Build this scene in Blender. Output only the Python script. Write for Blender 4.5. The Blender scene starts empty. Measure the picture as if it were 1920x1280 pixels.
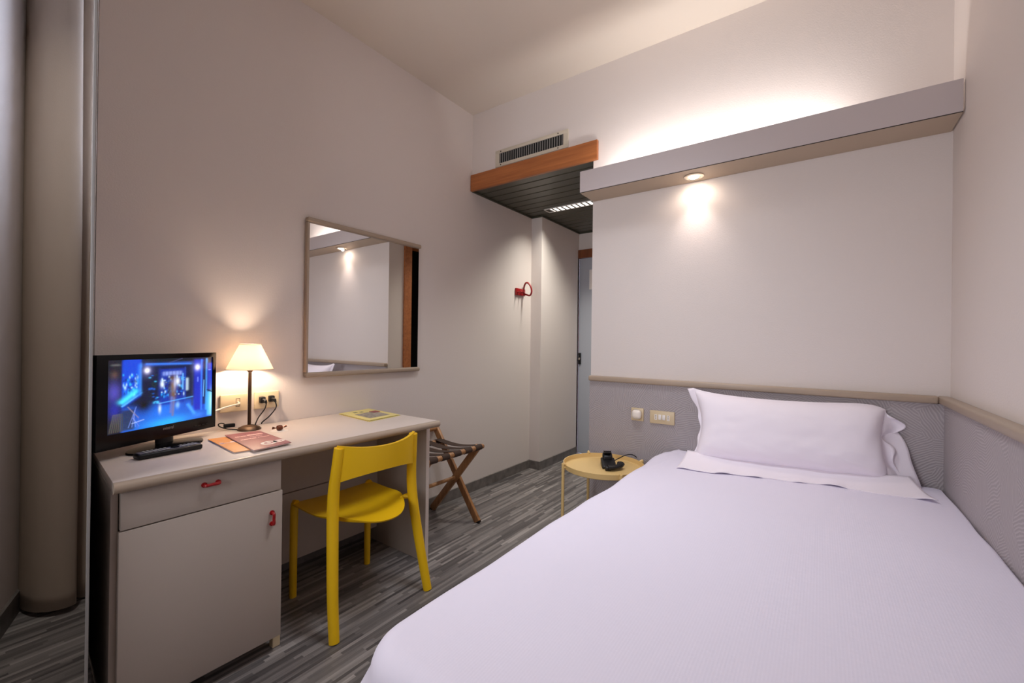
import bpy, bmesh, math, random
import numpy as np
from mathutils import Vector, Matrix, noise
random.seed(7)
SC = bpy.context.scene
COL = SC.collection
PI = math.pi

# ------------------------------------------------------------------ materials
def lin(c):
    out = []
    for v in c[:3]:
        v = v / 255.0
        out.append(v / 12.92 if v <= 0.04045 else ((v + 0.055) / 1.055) ** 2.4)
    return (out[0], out[1], out[2], 1.0)

class N:
    """tiny node helper"""
    def __init__(s, m):
        m.use_nodes = True
        s.t = m.node_tree
        s.bsdf = s.t.nodes['Principled BSDF']
        s.out = s.t.nodes['Material Output']
    def new(s, t, **kw):
        n = s.t.nodes.new(t)
        for k, v in kw.items(): setattr(n, k, v)
        return n
    def link(s, a, b): s.t.links.new(a, b)
    def val(s, sock, v):
        if isinstance(v, bpy.types.NodeSocket): s.link(v, sock)
        else: sock.default_value = v
    def math(s, op, a, b=0.0, c=0.0):
        n = s.new('ShaderNodeMath', operation=op)
        s.val(n.inputs[0], a); s.val(n.inputs[1], b); s.val(n.inputs[2], c)
        return n.outputs[0]
    def coord(s):
        return s.new('ShaderNodeTexCoord').outputs['Object']
    def sep(s, v):
        n = s.new('ShaderNodeSeparateXYZ'); s.link(v, n.inputs[0]); return n.outputs
    def comb(s, x, y, z=0.0):
        n = s.new('ShaderNodeCombineXYZ')
        s.val(n.inputs[0], x); s.val(n.inputs[1], y); s.val(n.inputs[2], z)
        return n.outputs[0]
    def noise(s, vec, scale, detail=3.0, rough=0.5):
        n = s.new('ShaderNodeTexNoise'); s.link(vec, n.inputs['Vector'])
        n.inputs['Scale'].default_value = scale; n.inputs['Detail'].default_value = detail
        n.inputs['Roughness'].default_value = rough
        return n.outputs['Fac']
    def ramp(s, fac, stops):
        n = s.new('ShaderNodeValToRGB'); s.link(fac, n.inputs[0])
        el = n.color_ramp.elements
        while len(el) < len(stops): el.new(0.5)
        for e, (p, c) in zip(el, stops): e.position = p; e.color = lin(c)
        return n.outputs[0]
    def bump(s, h, strength, dist=0.01):
        n = s.new('ShaderNodeBump'); s.link(h, n.inputs['Height'])
        n.inputs['Strength'].default_value = strength; n.inputs['Distance'].default_value = dist
        s.link(n.outputs[0], s.bsdf.inputs['Normal'])

def mat(name, c, rough=0.6, metal=0.0, spec=0.5, bump=None, vary=0.0, vscale=6.0):
    m = bpy.data.materials.new(name); n = N(m)
    b = n.bsdf
    b.inputs['Base Color'].default_value = lin(c)
    b.inputs['Roughness'].default_value = rough
    b.inputs['Metallic'].default_value = metal
    b.inputs['Specular IOR Level'].default_value = spec
    if bump or vary:
        co = n.coord()
    if vary:
        lo = [max(0, x * (1 - vary)) for x in c]; hi = [min(255, x * (1 + vary)) for x in c]
        n.link(n.ramp(n.noise(co, vscale, 4), [(0.3, lo), (0.7, hi)]), b.inputs['Base Color'])
    if bump:
        n.bump(n.noise(co, bump[0], 3), bump[1], 0.002)
    return m

def mat_wood(name, c1, c2, axis='y', rough=0.45):
    m = bpy.data.materials.new(name); n = N(m)
    x, y, z = n.sep(n.coord())
    sc = {'x': (1.5, 30, 30), 'y': (30, 1.5, 30), 'z': (30, 30, 1.5)}[axis]
    v = n.comb(n.math('MULTIPLY', x, sc[0]), n.math('MULTIPLY', y, sc[1]), n.math('MULTIPLY', z, sc[2]))
    f = n.noise(v, 1.6, 5, 0.6)
    n.link(n.ramp(f, [(0.3, c1), (0.7, c2)]), n.bsdf.inputs['Base Color'])
    n.bsdf.inputs['Roughness'].default_value = rough
    n.bump(f, 0.15, 0.001)
    return m

def mat_floor():
    m = bpy.data.materials.new('grey strip vinyl'); n = N(m)
    x, y, z = n.sep(n.coord())
    W = 0.0145
    row = n.math('FLOOR', n.math('DIVIDE', y, W))
    def white(v):
        w = n.new('ShaderNodeTexWhiteNoise', noise_dimensions='2D'); n.link(v, w.inputs['Vector']); return w.outputs['Value']
    off = white(n.comb(row, 3.3))
    L = n.math('ADD', 0.16, n.math('MULTIPLY', white(n.comb(row, 9.1)), 0.24))
    colm = n.math('FLOOR', n.math('DIVIDE', n.math('ADD', x, n.math('MULTIPLY', off, 7.0)), L))
    r = white(n.comb(row, colm))
    # wide board tone on top of the thin strips
    brow = n.math('FLOOR', n.math('DIVIDE', y, W * 6))
    bcol = n.math('FLOOR', n.math('DIVIDE', n.math('ADD', x, n.math('MULTIPLY', white(n.comb(brow, 1.7)), 5.0)), 0.95))
    r2 = white(n.comb(brow, bcol))
    g = n.noise(n.comb(n.math('MULTIPLY', x, 5.0), n.math('MULTIPLY', y, 160.0)), 1.0, 4, 0.6)
    t = n.math('ADD', n.math('ADD', n.math('MULTIPLY', r, 0.44), n.math('MULTIPLY', r2, 0.14)), n.math('MULTIPLY', g, 0.42))
    n.link(n.ramp(t, [(0.22, (72, 68, 68)), (0.50, (114, 109, 107)), (0.68, (140, 134, 131)), (0.85, (178, 172, 168))]), n.bsdf.inputs['Base Color'])
    n.bsdf.inputs['Roughness'].default_value = 0.42
    n.bump(t, 0.12, 0.001)
    return m

def mat_wallpaper(name, u_axis):
    """patches of fine parallel ridges, each patch turned its own way"""
    m = bpy.data.materials.new(name); n = N(m)
    x, y, z = n.sep(n.coord())
    u = y if u_axis == 'y' else x
    v = n.comb(u, z)
    wob = n.noise(v, 6.0, 3)
    vo = n.new('ShaderNodeTexVoronoi', voronoi_dimensions='2D'); vo.inputs['Scale'].default_value = 9.0
    n.link(v, vo.inputs['Vector'])
    sc = n.new('ShaderNodeSeparateColor'); n.link(vo.outputs['Color'], sc.inputs[0])
    a = n.math('MULTIPLY', n.math('FLOOR', n.math('MULTIPLY', sc.outputs[0], 6.0)), PI / 6 * 1.0)
    d = n.math('ADD', n.math('MULTIPLY', u, n.math('COSINE', a)), n.math('MULTIPLY', z, n.math('SINE', a)))
    d = n.math('ADD', d, n.math('MULTIPLY', wob, 0.06))
    s = n.math('SINE', n.math('MULTIPLY', d, 2 * PI / 0.0095))
    h = n.math('MULTIPLY_ADD', s, 0.5, 0.5)
    n.link(n.ramp(h, [(0.0, (160, 152, 154)), (0.55, (166, 158, 160)), (1.0, (182, 174, 176))]), n.bsdf.inputs['Base Color'])
    n.bsdf.inputs['Roughness'].default_value = 0.6
    n.bump(h, 0.3, 0.002)
    return m

def mat_bed():
    m = bpy.data.materials.new('white ribbed cotton'); n = N(m)
    x, y, z = n.sep(n.coord())
    s = n.math('SINE', n.math('MULTIPLY', y, 2 * PI / 0.006))
    h = n.math('ADD', n.math('MULTIPLY', s, 0.25), n.noise(n.coord(), 60, 3))
    n.bsdf.inputs['Base Color'].default_value = lin((229, 224, 240))
    n.bsdf.inputs['Roughness'].default_value = 0.85
    n.bsdf.inputs['Specular IOR Level'].default_value = 0.2
    n.bump(h, 0.12, 0.002)
    return m

def mat_emit(name, c, strength, base=(255, 255, 255)):
    m = mat(name, base, 0.5)
    b = m.node_tree.nodes['Principled BSDF']
    b.inputs['Emission Color'].default_value = lin(c)
    b.inputs['Emission Strength'].default_value = strength
    return m

def mat_shade():
    m = bpy.data.materials.new('cream lamp shade cloth'); n = N(m)
    n.bsdf.inputs['Base Color'].default_value = lin((250, 244, 234))
    n.bsdf.inputs['Roughness'].default_value = 0.9
    tr = n.new('ShaderNodeBsdfTranslucent'); tr.inputs[0].default_value = lin((255, 245, 232))
    mx = n.new('ShaderNodeMixShader'); mx.inputs[0].default_value = 0.55
    n.link(n.bsdf.outputs[0], mx.inputs[1]); n.link(tr.outputs[0], mx.inputs[2])
    n.link(mx.outputs[0], n.out.inputs['Surface'])
    return m

M = {
    'plaster': mat('painted plaster', (224, 215, 210), 0.75, spec=0.25, bump=(160, 0.25)),
    'ceiling': mat('ceiling paint', (224, 214, 202), 0.85, spec=0.2, bump=(120, 0.1)),
    'floor': mat_floor(),
    'skirting': mat('grey skirting', (112, 106, 102), 0.5, vary=0.12, vscale=20),
    'laminate': mat('pale grey laminate', (214, 202, 194), 0.5, spec=0.3),
    'laminate_front': mat('warm grey laminate front', (184, 172, 162), 0.5, spec=0.3),
    'taupe': mat('taupe moulding', (172, 154, 136), 0.38, spec=0.4),
    'shelf': mat('grey laminate shelf', (196, 186, 186), 0.5, spec=0.3),
    'shelf_under': mat('beige shelf underside', (190, 172, 150), 0.55),
    'seam': mat('dark seam', (52, 42, 36), 0.7),
    'wood_red': mat_wood('cherry wood', (150, 86, 44), (184, 112, 60), 'y'),
    'wood_dark': mat_wood('dark cherry wood', (110, 58, 26), (138, 76, 36), 'z'),
    'wood_beech': mat_wood('oiled beech', (142, 98, 60), (184, 134, 88), 'z'),
    'slat': mat('dark olive metal slat', (76, 75, 62), 0.35, spec=0.5),
    'black': mat('black plastic', (18, 18, 20), 0.38, spec=0.35),
    'black_gloss': mat('glossy black plastic', (8, 8, 10), 0.15, spec=0.22),
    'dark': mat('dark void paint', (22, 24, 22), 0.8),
    'curtain': mat('taupe curtain cloth', (176, 161, 147), 0.9, spec=0.1, bump=(400, 0.15)),
    'yellow': mat('yellow plastic', (232, 186, 16), 0.38, spec=0.4),
    'red': mat('red plastic', (152, 20, 24), 0.3),
    'brown_metal': mat('bronze brown metal', (74, 54, 38), 0.4, 0.5),
    'ivory': mat('ivory plastic', (232, 214, 178), 0.4),
    'ivory_light': mat('pale ivory plastic', (240, 232, 222), 0.35),
    'ivory_tan': mat('tan plastic', (214, 194, 158), 0.42),
    'white': mat('white plastic', (236, 232, 228), 0.4),
    'paper': mat('white paper', (238, 230, 224), 0.8),
    'orange': mat('orange paper', (222, 146, 70), 0.5, vary=0.05),
    'purple': mat('plum paper', (150, 82, 92), 0.35, vary=0.05),
    'pink_print': mat('pink print', (246, 206, 200), 0.5),
    'folder': mat('pale yellow card', (232, 218, 142), 0.5),
    'print_grey': mat('grey print', (150, 142, 132), 0.5, vary=0.2, vscale=60),
    'green_print': mat('green print', (128, 130, 92), 0.5),
    'tan_metal': mat('sand painted metal', (222, 190, 128), 0.45),
    'door_blue': mat('blue grey door paint', (172, 176, 186), 0.45),
    'strap': mat('dark brown webbing', (66, 48, 38), 0.85, bump=(500, 0.3)),
    'chrome': mat('brushed chrome', (210, 200, 185), 0.2, 1.0),
    'pillow': mat('white pillow cotton', (242, 235, 244), 0.85, spec=0.2, bump=(240, 0.08)),
    'bed': mat_bed(),
    'paper_pattern_back': mat_wallpaper('ridged wallpaper back', 'y'),
    'paper_pattern_side': mat_wallpaper('ridged wallpaper side', 'x'),
    'grille': mat('cream enamel', (206, 196, 178), 0.45),
    'grille_slat': mat('grey slat', (150, 148, 146), 0.4, 0.3),
    'leaf': mat('grey painted frame', (150, 147, 145), 0.5),
    'choc': mat('brown foil wrapper', (110, 58, 32), 0.25, 0.4),
    'shade': mat_shade(),
    'bulb': mat_emit('warm bulb glass', (255, 226, 196), 430.0),
    'spot_bulb': mat_emit('halogen lens', (255, 236, 214), 60.0),
    'tube': mat_emit('fluorescent diffuser', (255, 250, 238), 1.7),
    'glow_disc': mat_emit('added lamp glow', (255, 246, 240), 2.0),  # glowing faces of the two added ceiling lamps
    'bathroom': mat('unlit room shade', (34, 34, 32), 0.7),  # dark tone stands in for missing light in the room
    'mirror': mat('mirror silver', (232, 230, 228), 0.01, 1.0),
}
gl = bpy.data.materials.new('window glass'); g_ = N(gl)
g_.bsdf.inputs['Transmission Weight'].default_value = 1.0
g_.bsdf.inputs['Roughness'].default_value = 0.0
M['glass'] = gl

# ------------------------------------------------------------------ builders
def B(): return bmesh.new()

def box(bm, x0, x1, y0, y1, z0, z1, bev=0.0, seg=2):
    if x0 > x1: x0, x1 = x1, x0
    if y0 > y1: y0, y1 = y1, y0
    if z0 > z1: z0, z1 = z1, z0
    t = bmesh.new()
    bmesh.ops.create_cube(t, size=1.0)
    bmesh.ops.scale(t, vec=(x1 - x0, y1 - y0, z1 - z0), verts=t.verts)
    bmesh.ops.translate(t, vec=((x0 + x1) / 2, (y0 + y1) / 2, (z0 + z1) / 2), verts=t.verts)
    if bev: bmesh.ops.bevel(t, geom=t.edges[:], offset=bev, segments=seg, affect='EDGES', profile=0.5)
    merge(bm, t)
    return bm

def merge(bm, t):
    me = bpy.data.meshes.new('tmp'); t.to_mesh(me); t.free(); bm.from_mesh(me); bpy.data.meshes.remove(me)

def prism(bm, poly, z0, z1, bev=0.0):
    """extrude an xy polygon from z0 to z1"""
    t = bmesh.new()
    vs = [t.verts.new((p[0], p[1], z0)) for p in poly]
    f = t.faces.new(vs)
    r = bmesh.ops.extrude_face_region(t, geom=[f])
    bmesh.ops.translate(t, vec=(0, 0, z1 - z0), verts=[v for v in r['geom'] if isinstance(v, bmesh.types.BMVert)])
    bmesh.ops.recalc_face_normals(t, faces=t.faces)
    if bev: bmesh.ops.bevel(t, geom=t.edges[:], offset=bev, segments=2, affect='EDGES', profile=0.5)
    merge(bm, t); return bm

def tube(bm, pts, rad, seg=12, squash=None, caps=True, dome=False):
    """tapered tube along points; squash=(vector, factor) flattens along a direction"""
    pts = [Vector(p) for p in pts]
    n = len(pts)
    if not hasattr(rad, '__len__'): rad = [rad] * n
    rings = []
    up = None
    for i, p in enumerate(pts):
        d = (pts[min(i + 1, n - 1)] - pts[max(i - 1, 0)]).normalized()
        if up is None:
            up = Vector((0, 0, 1)) if abs(d.z) < 0.9 else Vector((0, 1, 0))
        a = d.cross(up).normalized(); b = a.cross(d).normalized(); up = b
        ring = []
        for k in range(seg):
            t = 2 * PI * k / seg
            o = a * math.cos(t) * rad[i] + b * math.sin(t) * rad[i]
            if squash:
                s = Vector(squash[0]).normalized(); o -= s * o.dot(s) * (1 - squash[1])
            ring.append(bm.verts.new(p + o))
        rings.append(ring)
    for i in range(n - 1):
        for k in range(seg):
            bm.faces.new((rings[i][k], rings[i][(k + 1) % seg], rings[i + 1][(k + 1) % seg], rings[i + 1][k]))
    if caps:
        bm.faces.new(rings[0][::-1]); bm.faces.new(rings[-1])
    return bm

def smooth_path(pts, sub=6):
    """Catmull-Rom through points"""
    P = [Vector(p) for p in pts]; out = []
    for i in range(len(P) - 1):
        p0 = P[max(i - 1, 0)]; p1 = P[i]; p2 = P[i + 1]; p3 = P[min(i + 2, len(P) - 1)]
        for k in range(sub):
            t = k / sub
            out.append(0.5 * ((2 * p1) + (p2 - p0) * t + (2 * p0 - 5 * p1 + 4 * p2 - p3) * t * t + (3 * p1 - p0 - 3 * p2 + p3) * t ** 3))
    out.append(P[-1]); return out

def lathe(bm, prof, c, seg=40, cap=True):
    """profile [(r,z)] round a vertical axis at c=(x,y,z)"""
    rings = []
    for r, z in prof:
        rings.append([bm.verts.new((c[0] + r * math.cos(2 * PI * k / seg), c[1] + r * math.sin(2 * PI * k / seg), c[2] + z)) for k in range(seg)])
    for a, b in zip(rings, rings[1:]):
        for k in range(seg):
            bm.faces.new((a[k], a[(k + 1) % seg], b[(k + 1) % seg], b[k]))
    if cap:
        bm.faces.new(rings[0][::-1]); bm.faces.new(rings[-1])
    return bm

def bar(bm, p0, p1, w, t, wdir, bev=0.003):
    """rectangular bar p0->p1, width w along wdir, thickness t across"""
    p0 = Vector(p0); p1 = Vector(p1); d = (p1 - p0); L = d.length; d.normalize()
    wv = Vector(wdir); wv = (wv - d * wv.dot(d)).normalized(); tv = d.cross(wv)
    tmp = bmesh.new(); bmesh.ops.create_cube(tmp, size=1.0)
    bmesh.ops.scale(tmp, vec=(w, t, L), verts=tmp.verts)
    if bev: bmesh.ops.bevel(tmp, geom=tmp.edges[:], offset=bev, segments=2, affect='EDGES', profile=0.5)
    m = Matrix((wv, tv, d)).transposed().to_4x4(); m.translation = (p0 + p1) / 2
    bmesh.ops.transform(tmp, matrix=m, verts=tmp.verts)
    merge(bm, tmp); return bm

def grid_surface(bm, fn, nu, nv):
    V = [[bm.verts.new(fn(i / nu, j / nv)) for j in range(nv + 1)] for i in range(nu + 1)]
    for i in range(nu):
        for j in range(nv):
            bm.faces.new((V[i][j], V[i + 1][j], V[i + 1][j + 1], V[i][j + 1]))
    return V

def shell(bm, fn_top, fn_bot, nu, nv):
    """closed slab between two surfaces"""
    A = grid_surface(bm, fn_top, nu, nv); Bt = grid_surface(bm, fn_bot, nu, nv)
    def side(a, b):
        for k in range(len(a) - 1): bm.faces.new((a[k], a[k + 1], b[k + 1], b[k]))
    side([r[0] for r in A], [r[0] for r in Bt]); side([r[-1] for r in A], [r[-1] for r in Bt])
    side(A[0], Bt[0]); side(A[-1], Bt[-1])
    bmesh.ops.recalc_face_normals(bm, faces=bm.faces)
    return bm

ORIG = {}
def obj(name, bm, m, parent=None, smooth=True, local=False, angle=35):
    bmesh.ops.recalc_face_normals(bm, faces=bm.faces)
    if parent is not None and not local:
        bmesh.ops.translate(bm, vec=-Vector(ORIG[parent.name]), verts=bm.verts)
    me = bpy.data.meshes.new(name); bm.to_mesh(me); bm.free()
    me.materials.append(M[m] if isinstance(m, str) else m)
    if smooth:
        me.shade_smooth()
        try: me.set_sharp_from_angle(angle=math.radians(angle))
        except Exception: pass
    o = bpy.data.objects.new(name, me); COL.objects.link(o)
    if parent is not None:
        o.parent = parent; ORIG[o.name] = ORIG[parent.name]
    else:
        ORIG[o.name] = (0, 0, 0)
    return o

def thing(name, label, cat, loc=(0, 0, 0), rotz=0.0, group=None):
    o = bpy.data.objects.new(name, None); COL.objects.link(o)
    o.empty_display_size = 0.05
    o.location = loc; o.rotation_euler = (0, 0, rotz)
    o['label'] = label; o['category'] = cat
    if group: o['group'] = group
    ORIG[o.name] = tuple(loc)
    return o

def tag(o, label, cat, group=None):
    o['label'] = label; o['category'] = cat
    if group: o['group'] = group
    return o

def recentre(o):
    """put the origin of a one-mesh thing at the middle of its base"""
    me = o.data
    co = [v.co for v in me.vertices]
    c = Vector(((min(v.x for v in co) + max(v.x for v in co)) / 2, (min(v.y for v in co) + max(v.y for v in co)) / 2, min(v.z for v in co)))
    me.transform(Matrix.Translation(-c)); o.location = c
    return o

def struct(name, bm, m, smooth=False):
    o = obj(name, bm, m, None, smooth); o['kind'] = 'structure'; return o

def text(name, body, size, m, parent, loc, rot, ext=0.0002, align='LEFT', local=False):
    cu = bpy.data.curves.new(name, 'FONT'); cu.body = body; cu.size = size; cu.extrude = ext; cu.align_x = align
    cu.materials.append(M[m])
    tmp = bpy.data.objects.new(name + '_tmp', cu); COL.objects.link(tmp)
    bpy.context.view_layer.update()
    me = bpy.data.meshes.new_from_object(tmp.evaluated_get(bpy.context.evaluated_depsgraph_get()))
    bpy.data.objects.remove(tmp); me.name = name
    o = bpy.data.objects.new(name, me); COL.objects.link(o); o.parent = parent
    p = Vector(loc) if local else Vector(loc) - Vector(ORIG[parent.name])
    o.location = p; o.rotation_euler = rot
    return o

# ------------------------------------------------------------------ room shell
XH, YR, HC = 2.50, -2.63, 2.905      # headboard wall, right wall, ceiling height
YO, ZO = -1.014, 2.325               # corridor opening: right edge, ceiling of the corridor
XE = 4.09                            # corridor end wall
XF = -1.30                           # wall behind the camera

struct('floor', box(B(), XF - .1, XE + .1, YR - .1, .75, -.06, 0), 'floor')
struct('ceiling', box(B(), XF - .1, XH + .1, YR - .1, .75, HC, HC + .06), 'ceiling')
struct('wall_left', box(B(), .392, XE, 0, .05, 0, HC), 'plaster')
bm = B(); prism(bm, [(-1.3, .10), (.108, .10), (.275, .585), (.275, .70), (-1.3, .70)], 0, HC)
struct('wall_reveal', bm, 'plaster')
struct('wall_niche', box(B(), .25, .80, .60, .70, 0, HC), 'plaster')
bm = B()                                                  # right side of the window niche, with the window high up
box(bm, .72, .80, .05, .60, 0, 1.75); box(bm, .72, .80, .05, .60, 2.84, HC)
box(bm, .72, .80, .05, .11, 1.75, 2.84); box(bm, .72, .80, .56, .60, 1.75, 2.84)
struct('wall_niche_side', bm, 'plaster')
bm = B(); box(bm, .74, .78, .11, .13, 1.75, 2.84); box(bm, .74, .78, .54, .56, 1.75, 2.84)
box(bm, .74, .78, .13, .54, 1.75, 1.78); box(bm, .74, .78, .13, .54, 2.81, 2.84)
struct('window_1', bm, 'white')
struct('window_1_pane', box(B(), .757, .763, .13, .54, 1.78, 2.81), 'glass')
bm = B(); box(bm, XH, XH + .12, YR - .1, YO, 0, HC); box(bm, XH, XH + .12, YO, 0, ZO + .03, HC)
struct('wall_back', bm, 'plaster')
struct('wall_right', box(B(), XF - .1, XH, YR - .1, YR, 0, HC), 'plaster')
struct('wall_front', box(B(), XF - .1, XF, YR - .1, .7, 0, HC), 'plaster')
# corridor
struct('wall_corridor_left', box(B(), 3.345, XE, -.112, 0, 0, ZO), 'plaster')
bm = B(); box(bm, XE, XE + .1, -1.10, -.99, 0, ZO + .02); box(bm, XE, XE + .1, -.102, .05, 0, ZO + .02); box(bm, XE, XE + .1, -.99, -.102, 2.14, ZO + .02)
struct('wall_corridor_end', bm, 'plaster')
bm = B(); box(bm, XH + .12, 2.67, YO - .10, YO, 0, ZO); box(bm, 3.56, XE, YO - .10, YO, 0, ZO); box(bm, 2.67, 3.56, YO - .10, YO, 2.14, ZO)
struct('wall_corridor_right', bm, 'plaster')
bm = B()                                                  # bathroom behind the open doorway, its unlit dark put into the wall colour
box(bm, 2.62, 3.60, -2.0, -1.95, 0, ZO); box(bm, 2.62, 2.66, -1.95, YO - .10, 0, ZO); box(bm, 3.57, 3.60, -1.95, YO - .10, 0, ZO); box(bm, 2.62, 3.60, -2.0, YO - .10, ZO, ZO + .03)
struct('wall_bathroom', bm, 'bathroom')
bm = B(); box(bm, 2.67, 2.755, YO - .11, YO + .015, 0, 2.14); box(bm, 3.475, 3.56, YO - .11, YO + .015, 0, 2.14); box(bm, 2.755, 3.475, YO - .11, YO + .015, 2.055, 2.14)
struct('door_2', bm, 'wood_red')
bm = B()                                                  # dark slatted ceiling of the corridor
x = XH + .004
box(bm, XH, XE, YO, 0, ZO + .02, ZO + .05)
while x < XE:
    box(bm, x, min(x + .094, XE), YO, 0, ZO, ZO + .018, .003, 1); x += .104
bm2 = bm
box(bm, XH, 3.345, -.012, -.001, ZO - .014, ZO); box(bm, 3.345, XE, -.124, -.112, ZO - .014, ZO); box(bm, XE - .012, XE, YO, -.124, ZO - .014, ZO); box(bm, 3.333, 3.345, -.124, -.012, ZO - .014, ZO)
struct('ceiling_corridor', bm, 'slat')
# entry door
bm = B(); box(bm, XE - .02, XE + .06, -.990, -.905, 0, 2.14); box(bm, XE - .02, XE + .06, -.112, -.102, 0, 2.14); box(bm, XE - .02, XE + .06, -.905, -.112, 2.053, 2.14)
struct('trim_1', bm, 'wood_dark')
bm = B(); box(bm, XE + .004, XE + .05, -.905, -.120, .008, 2.050, .003)
struct('door_1', bm, 'door_blue')
# skirting
SK = .075
struct('baseboard_left', box(B(), .80, 3.345, -.012, 0, 0, SK), 'skirting')
bm = B(); box(bm, 3.333, 3.345, -.124, 0, 0, SK); box(bm, 3.345, XE - .02, -.124, -.112, 0, SK)
struct('baseboard_corridor', bm, 'skirting')
struct('baseboard_back', box(B(), XH - .012, XH, YR, YO, 0, SK), 'skirting')
struct('baseboard_right', box(B(), XF, XH, YR, YR + .012, 0, SK), 'skirting')
bm = B(); prism(bm, [(.108, .10), (.120, .10), (.287, .585), (.275, .585)], 0, .09)
struct('baseboard_reveal', bm, 'skirting')
struct('baseboard_niche', box(B(), .28, .72, .585, .60, 0, .075), 'skirting')
# wooden fascia over the corridor opening
o = struct('trim_2', box(B(), XH - .024, XH - .0005, -1.048, -.004, 2.313, 2.435, .0015), 'wood_red')
# opened balcony door leaf, seen edge on beside the desk
lv = Matrix.Rotation(math.radians(-100.1), 4, 'Z')
bm = B(); box(bm, 0, .61, -.007, 0, .01, 2.86, .0015)
bmesh.ops.transform(bm, matrix=Matrix.Translation((.3905, .012, 0)) @ lv, verts=bm.verts)
struct('door_3', bm, 'leaf')

# ------------------------------------------------------------------ fixed fittings
# wallpapered panels with a taupe rail
t = thing('headboard', 'lilac grey ridged wallpaper panel with taupe rail behind the pillows', 'headboard', (XH, -1.8, 0))
obj('panel', box(B(), XH - .022, XH - .0005, YR + .001, YO - .002, .08, .928, .001), 'paper_pattern_back', t, False)
bm = B(); box(bm, XH - .040, XH - .0005, YR + .040, YO, .928, .960, .008, 3)
obj('rail', bm, 'taupe', t)
t = thing('wainscot', 'lilac grey ridged wallpaper panel with taupe rail along right wall', 'wall panel', (.6, YR, 0))
obj('panel', box(B(), XF, XH - .0225, YR + .0005, YR + .022, .08, .928, .001), 'paper_pattern_side', t, False)
bm = B(); box(bm, XF, XH - .0005, YR + .0005, YR + .040, .928, .960, .008, 3)
obj('rail', bm, 'taupe', t)

# light shelf
SX, SZ0, SZ1, SY0, SY1 = 2.312, 2.056, 2.184, YR + .006, -1.016
t = thing('light_shelf', 'long grey boxed light shelf over the bed, glowing above', 'shelf', (2.41, -1.8, SZ0))
obj('front_panel', box(B(), SX, SX + .018, SY0, SY1, SZ0 + .003, SZ1, .001), 'shelf', t, False)
obj('underside', box(B(), SX + .004, XH - .0005, SY0, SY1 - .001, SZ0, SZ0 + .018), 'shelf_under', t, False)
obj('end_panel', box(B(), SX + .018, XH - .0005, SY1 - .018, SY1 - .0005, SZ0 + .0185, SZ1), 'shelf', t, False)
obj('seam', box(B(), SX + .001, SX + .0035, SY0, SY1, SZ0 + .0002, SZ0 + .0028), 'seam', t, False)
# spotlight in the underside
px, py = 2.415, -1.636
t = thing('spotlight', 'small round recessed spotlight shining under the light shelf', 'spotlight', (px, py, SZ0))
obj('ring', lathe(B(), [(.030, 0), (.050, 0), (.051, -.003), (.046, -.006), (.034, -.006), (.028, -.001), (.030, 0)], (px, py, SZ0), cap=False), 'chrome', t)
obj('bulb', lathe(B(), [(.0265, -.001), (.024, -.006), (.012, -.011), (.002, -.012)], (px, py, SZ0)), 'spot_bulb', t)

# air grille
gy0, gy1, gz0, gz1 = -.834, -.230, 2.447, 2.568
t = thing('air_vent', 'cream slotted air vent on wall above the wooden fascia', 'vent', (XH, (gy0 + gy1) / 2, gz0))
bm = B(); b = .024
box(bm, XH - .008, XH - .0005, gy0, gy1, gz0, gz0 + b, .001); box(bm, XH - .008, XH - .0005, gy0, gy1, gz1 - b, gz1, .001)
box(bm, XH - .008, XH - .0005, gy0, gy0 + b + .012, gz0 + b, gz1 - b); box(bm, XH - .008, XH - .0005, gy1 - b - .012, gy1, gz0 + b, gz1 - b)
obj('frame', bm, 'grille', t)
obj('backing', box(B(), XH - .0012, XH - .0006, gy0 + .03, gy1 - .03, gz0 + .02, gz1 - .02), 'dark', t, False)
bm = B(); ns = 28
for k in range(ns):
    yy = gy0 + .046 + (gy1 - gy0 - .092) * k / (ns - 1)
    box(bm, XH - .0060, XH - .0035, yy - .0026, yy + .0026, gz0 + b, gz1 - b)
obj('slats', bm, 'grille_slat', t, False)
for yy, zz in ((gy0 + .075, gz0 + .012), (gy1 - .05, gz0 + .012), (gy0 + .075, gz1 - .012), (gy1 - .05, gz1 - .012)):
    obj('screw', tube(B(), [(XH - .0075, yy, zz), (XH - .0098, yy, zz)], .0045, 10), 'seam', t)

# corridor luminaire
t = thing('recessed_ceiling_light', 'narrow louvred strip light set in the dark corridor ceiling', 'ceiling light', (3.25, -.58, ZO))
bm = B(); lx0, lx1, ly0, ly1 = 3.198, 3.302, -.975, -.215
box(bm, lx0, lx0 + .008, ly0, ly1, ZO - .006, ZO); box(bm, lx1 - .008, lx1, ly0, ly1, ZO - .006, ZO)
box(bm, lx0, lx1, ly0, ly0 + .008, ZO - .006, ZO); box(bm, lx0, lx1, ly1 - .008, ly1, ZO - .006, ZO)
box(bm, lx0 + .006, lx1 - .006, ly1 - .060, ly1 - .050, ZO - .006, ZO)
obj('frame', bm, 'white', t, False)
obj('diffuser', box(B(), lx0 + .008, lx1 - .008, ly0 + .008, ly1 - .06, ZO - .002, ZO - .0005), 'tube', t, False)
bm = B(); yy = ly0 + .03
while yy < ly1 - .065:
    box(bm, lx0 + .008, lx1 - .008, yy, yy + .015, ZO - .005, ZO - .0022); yy += .046
obj('louvre', bm, 'grille_slat', t, False)

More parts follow.
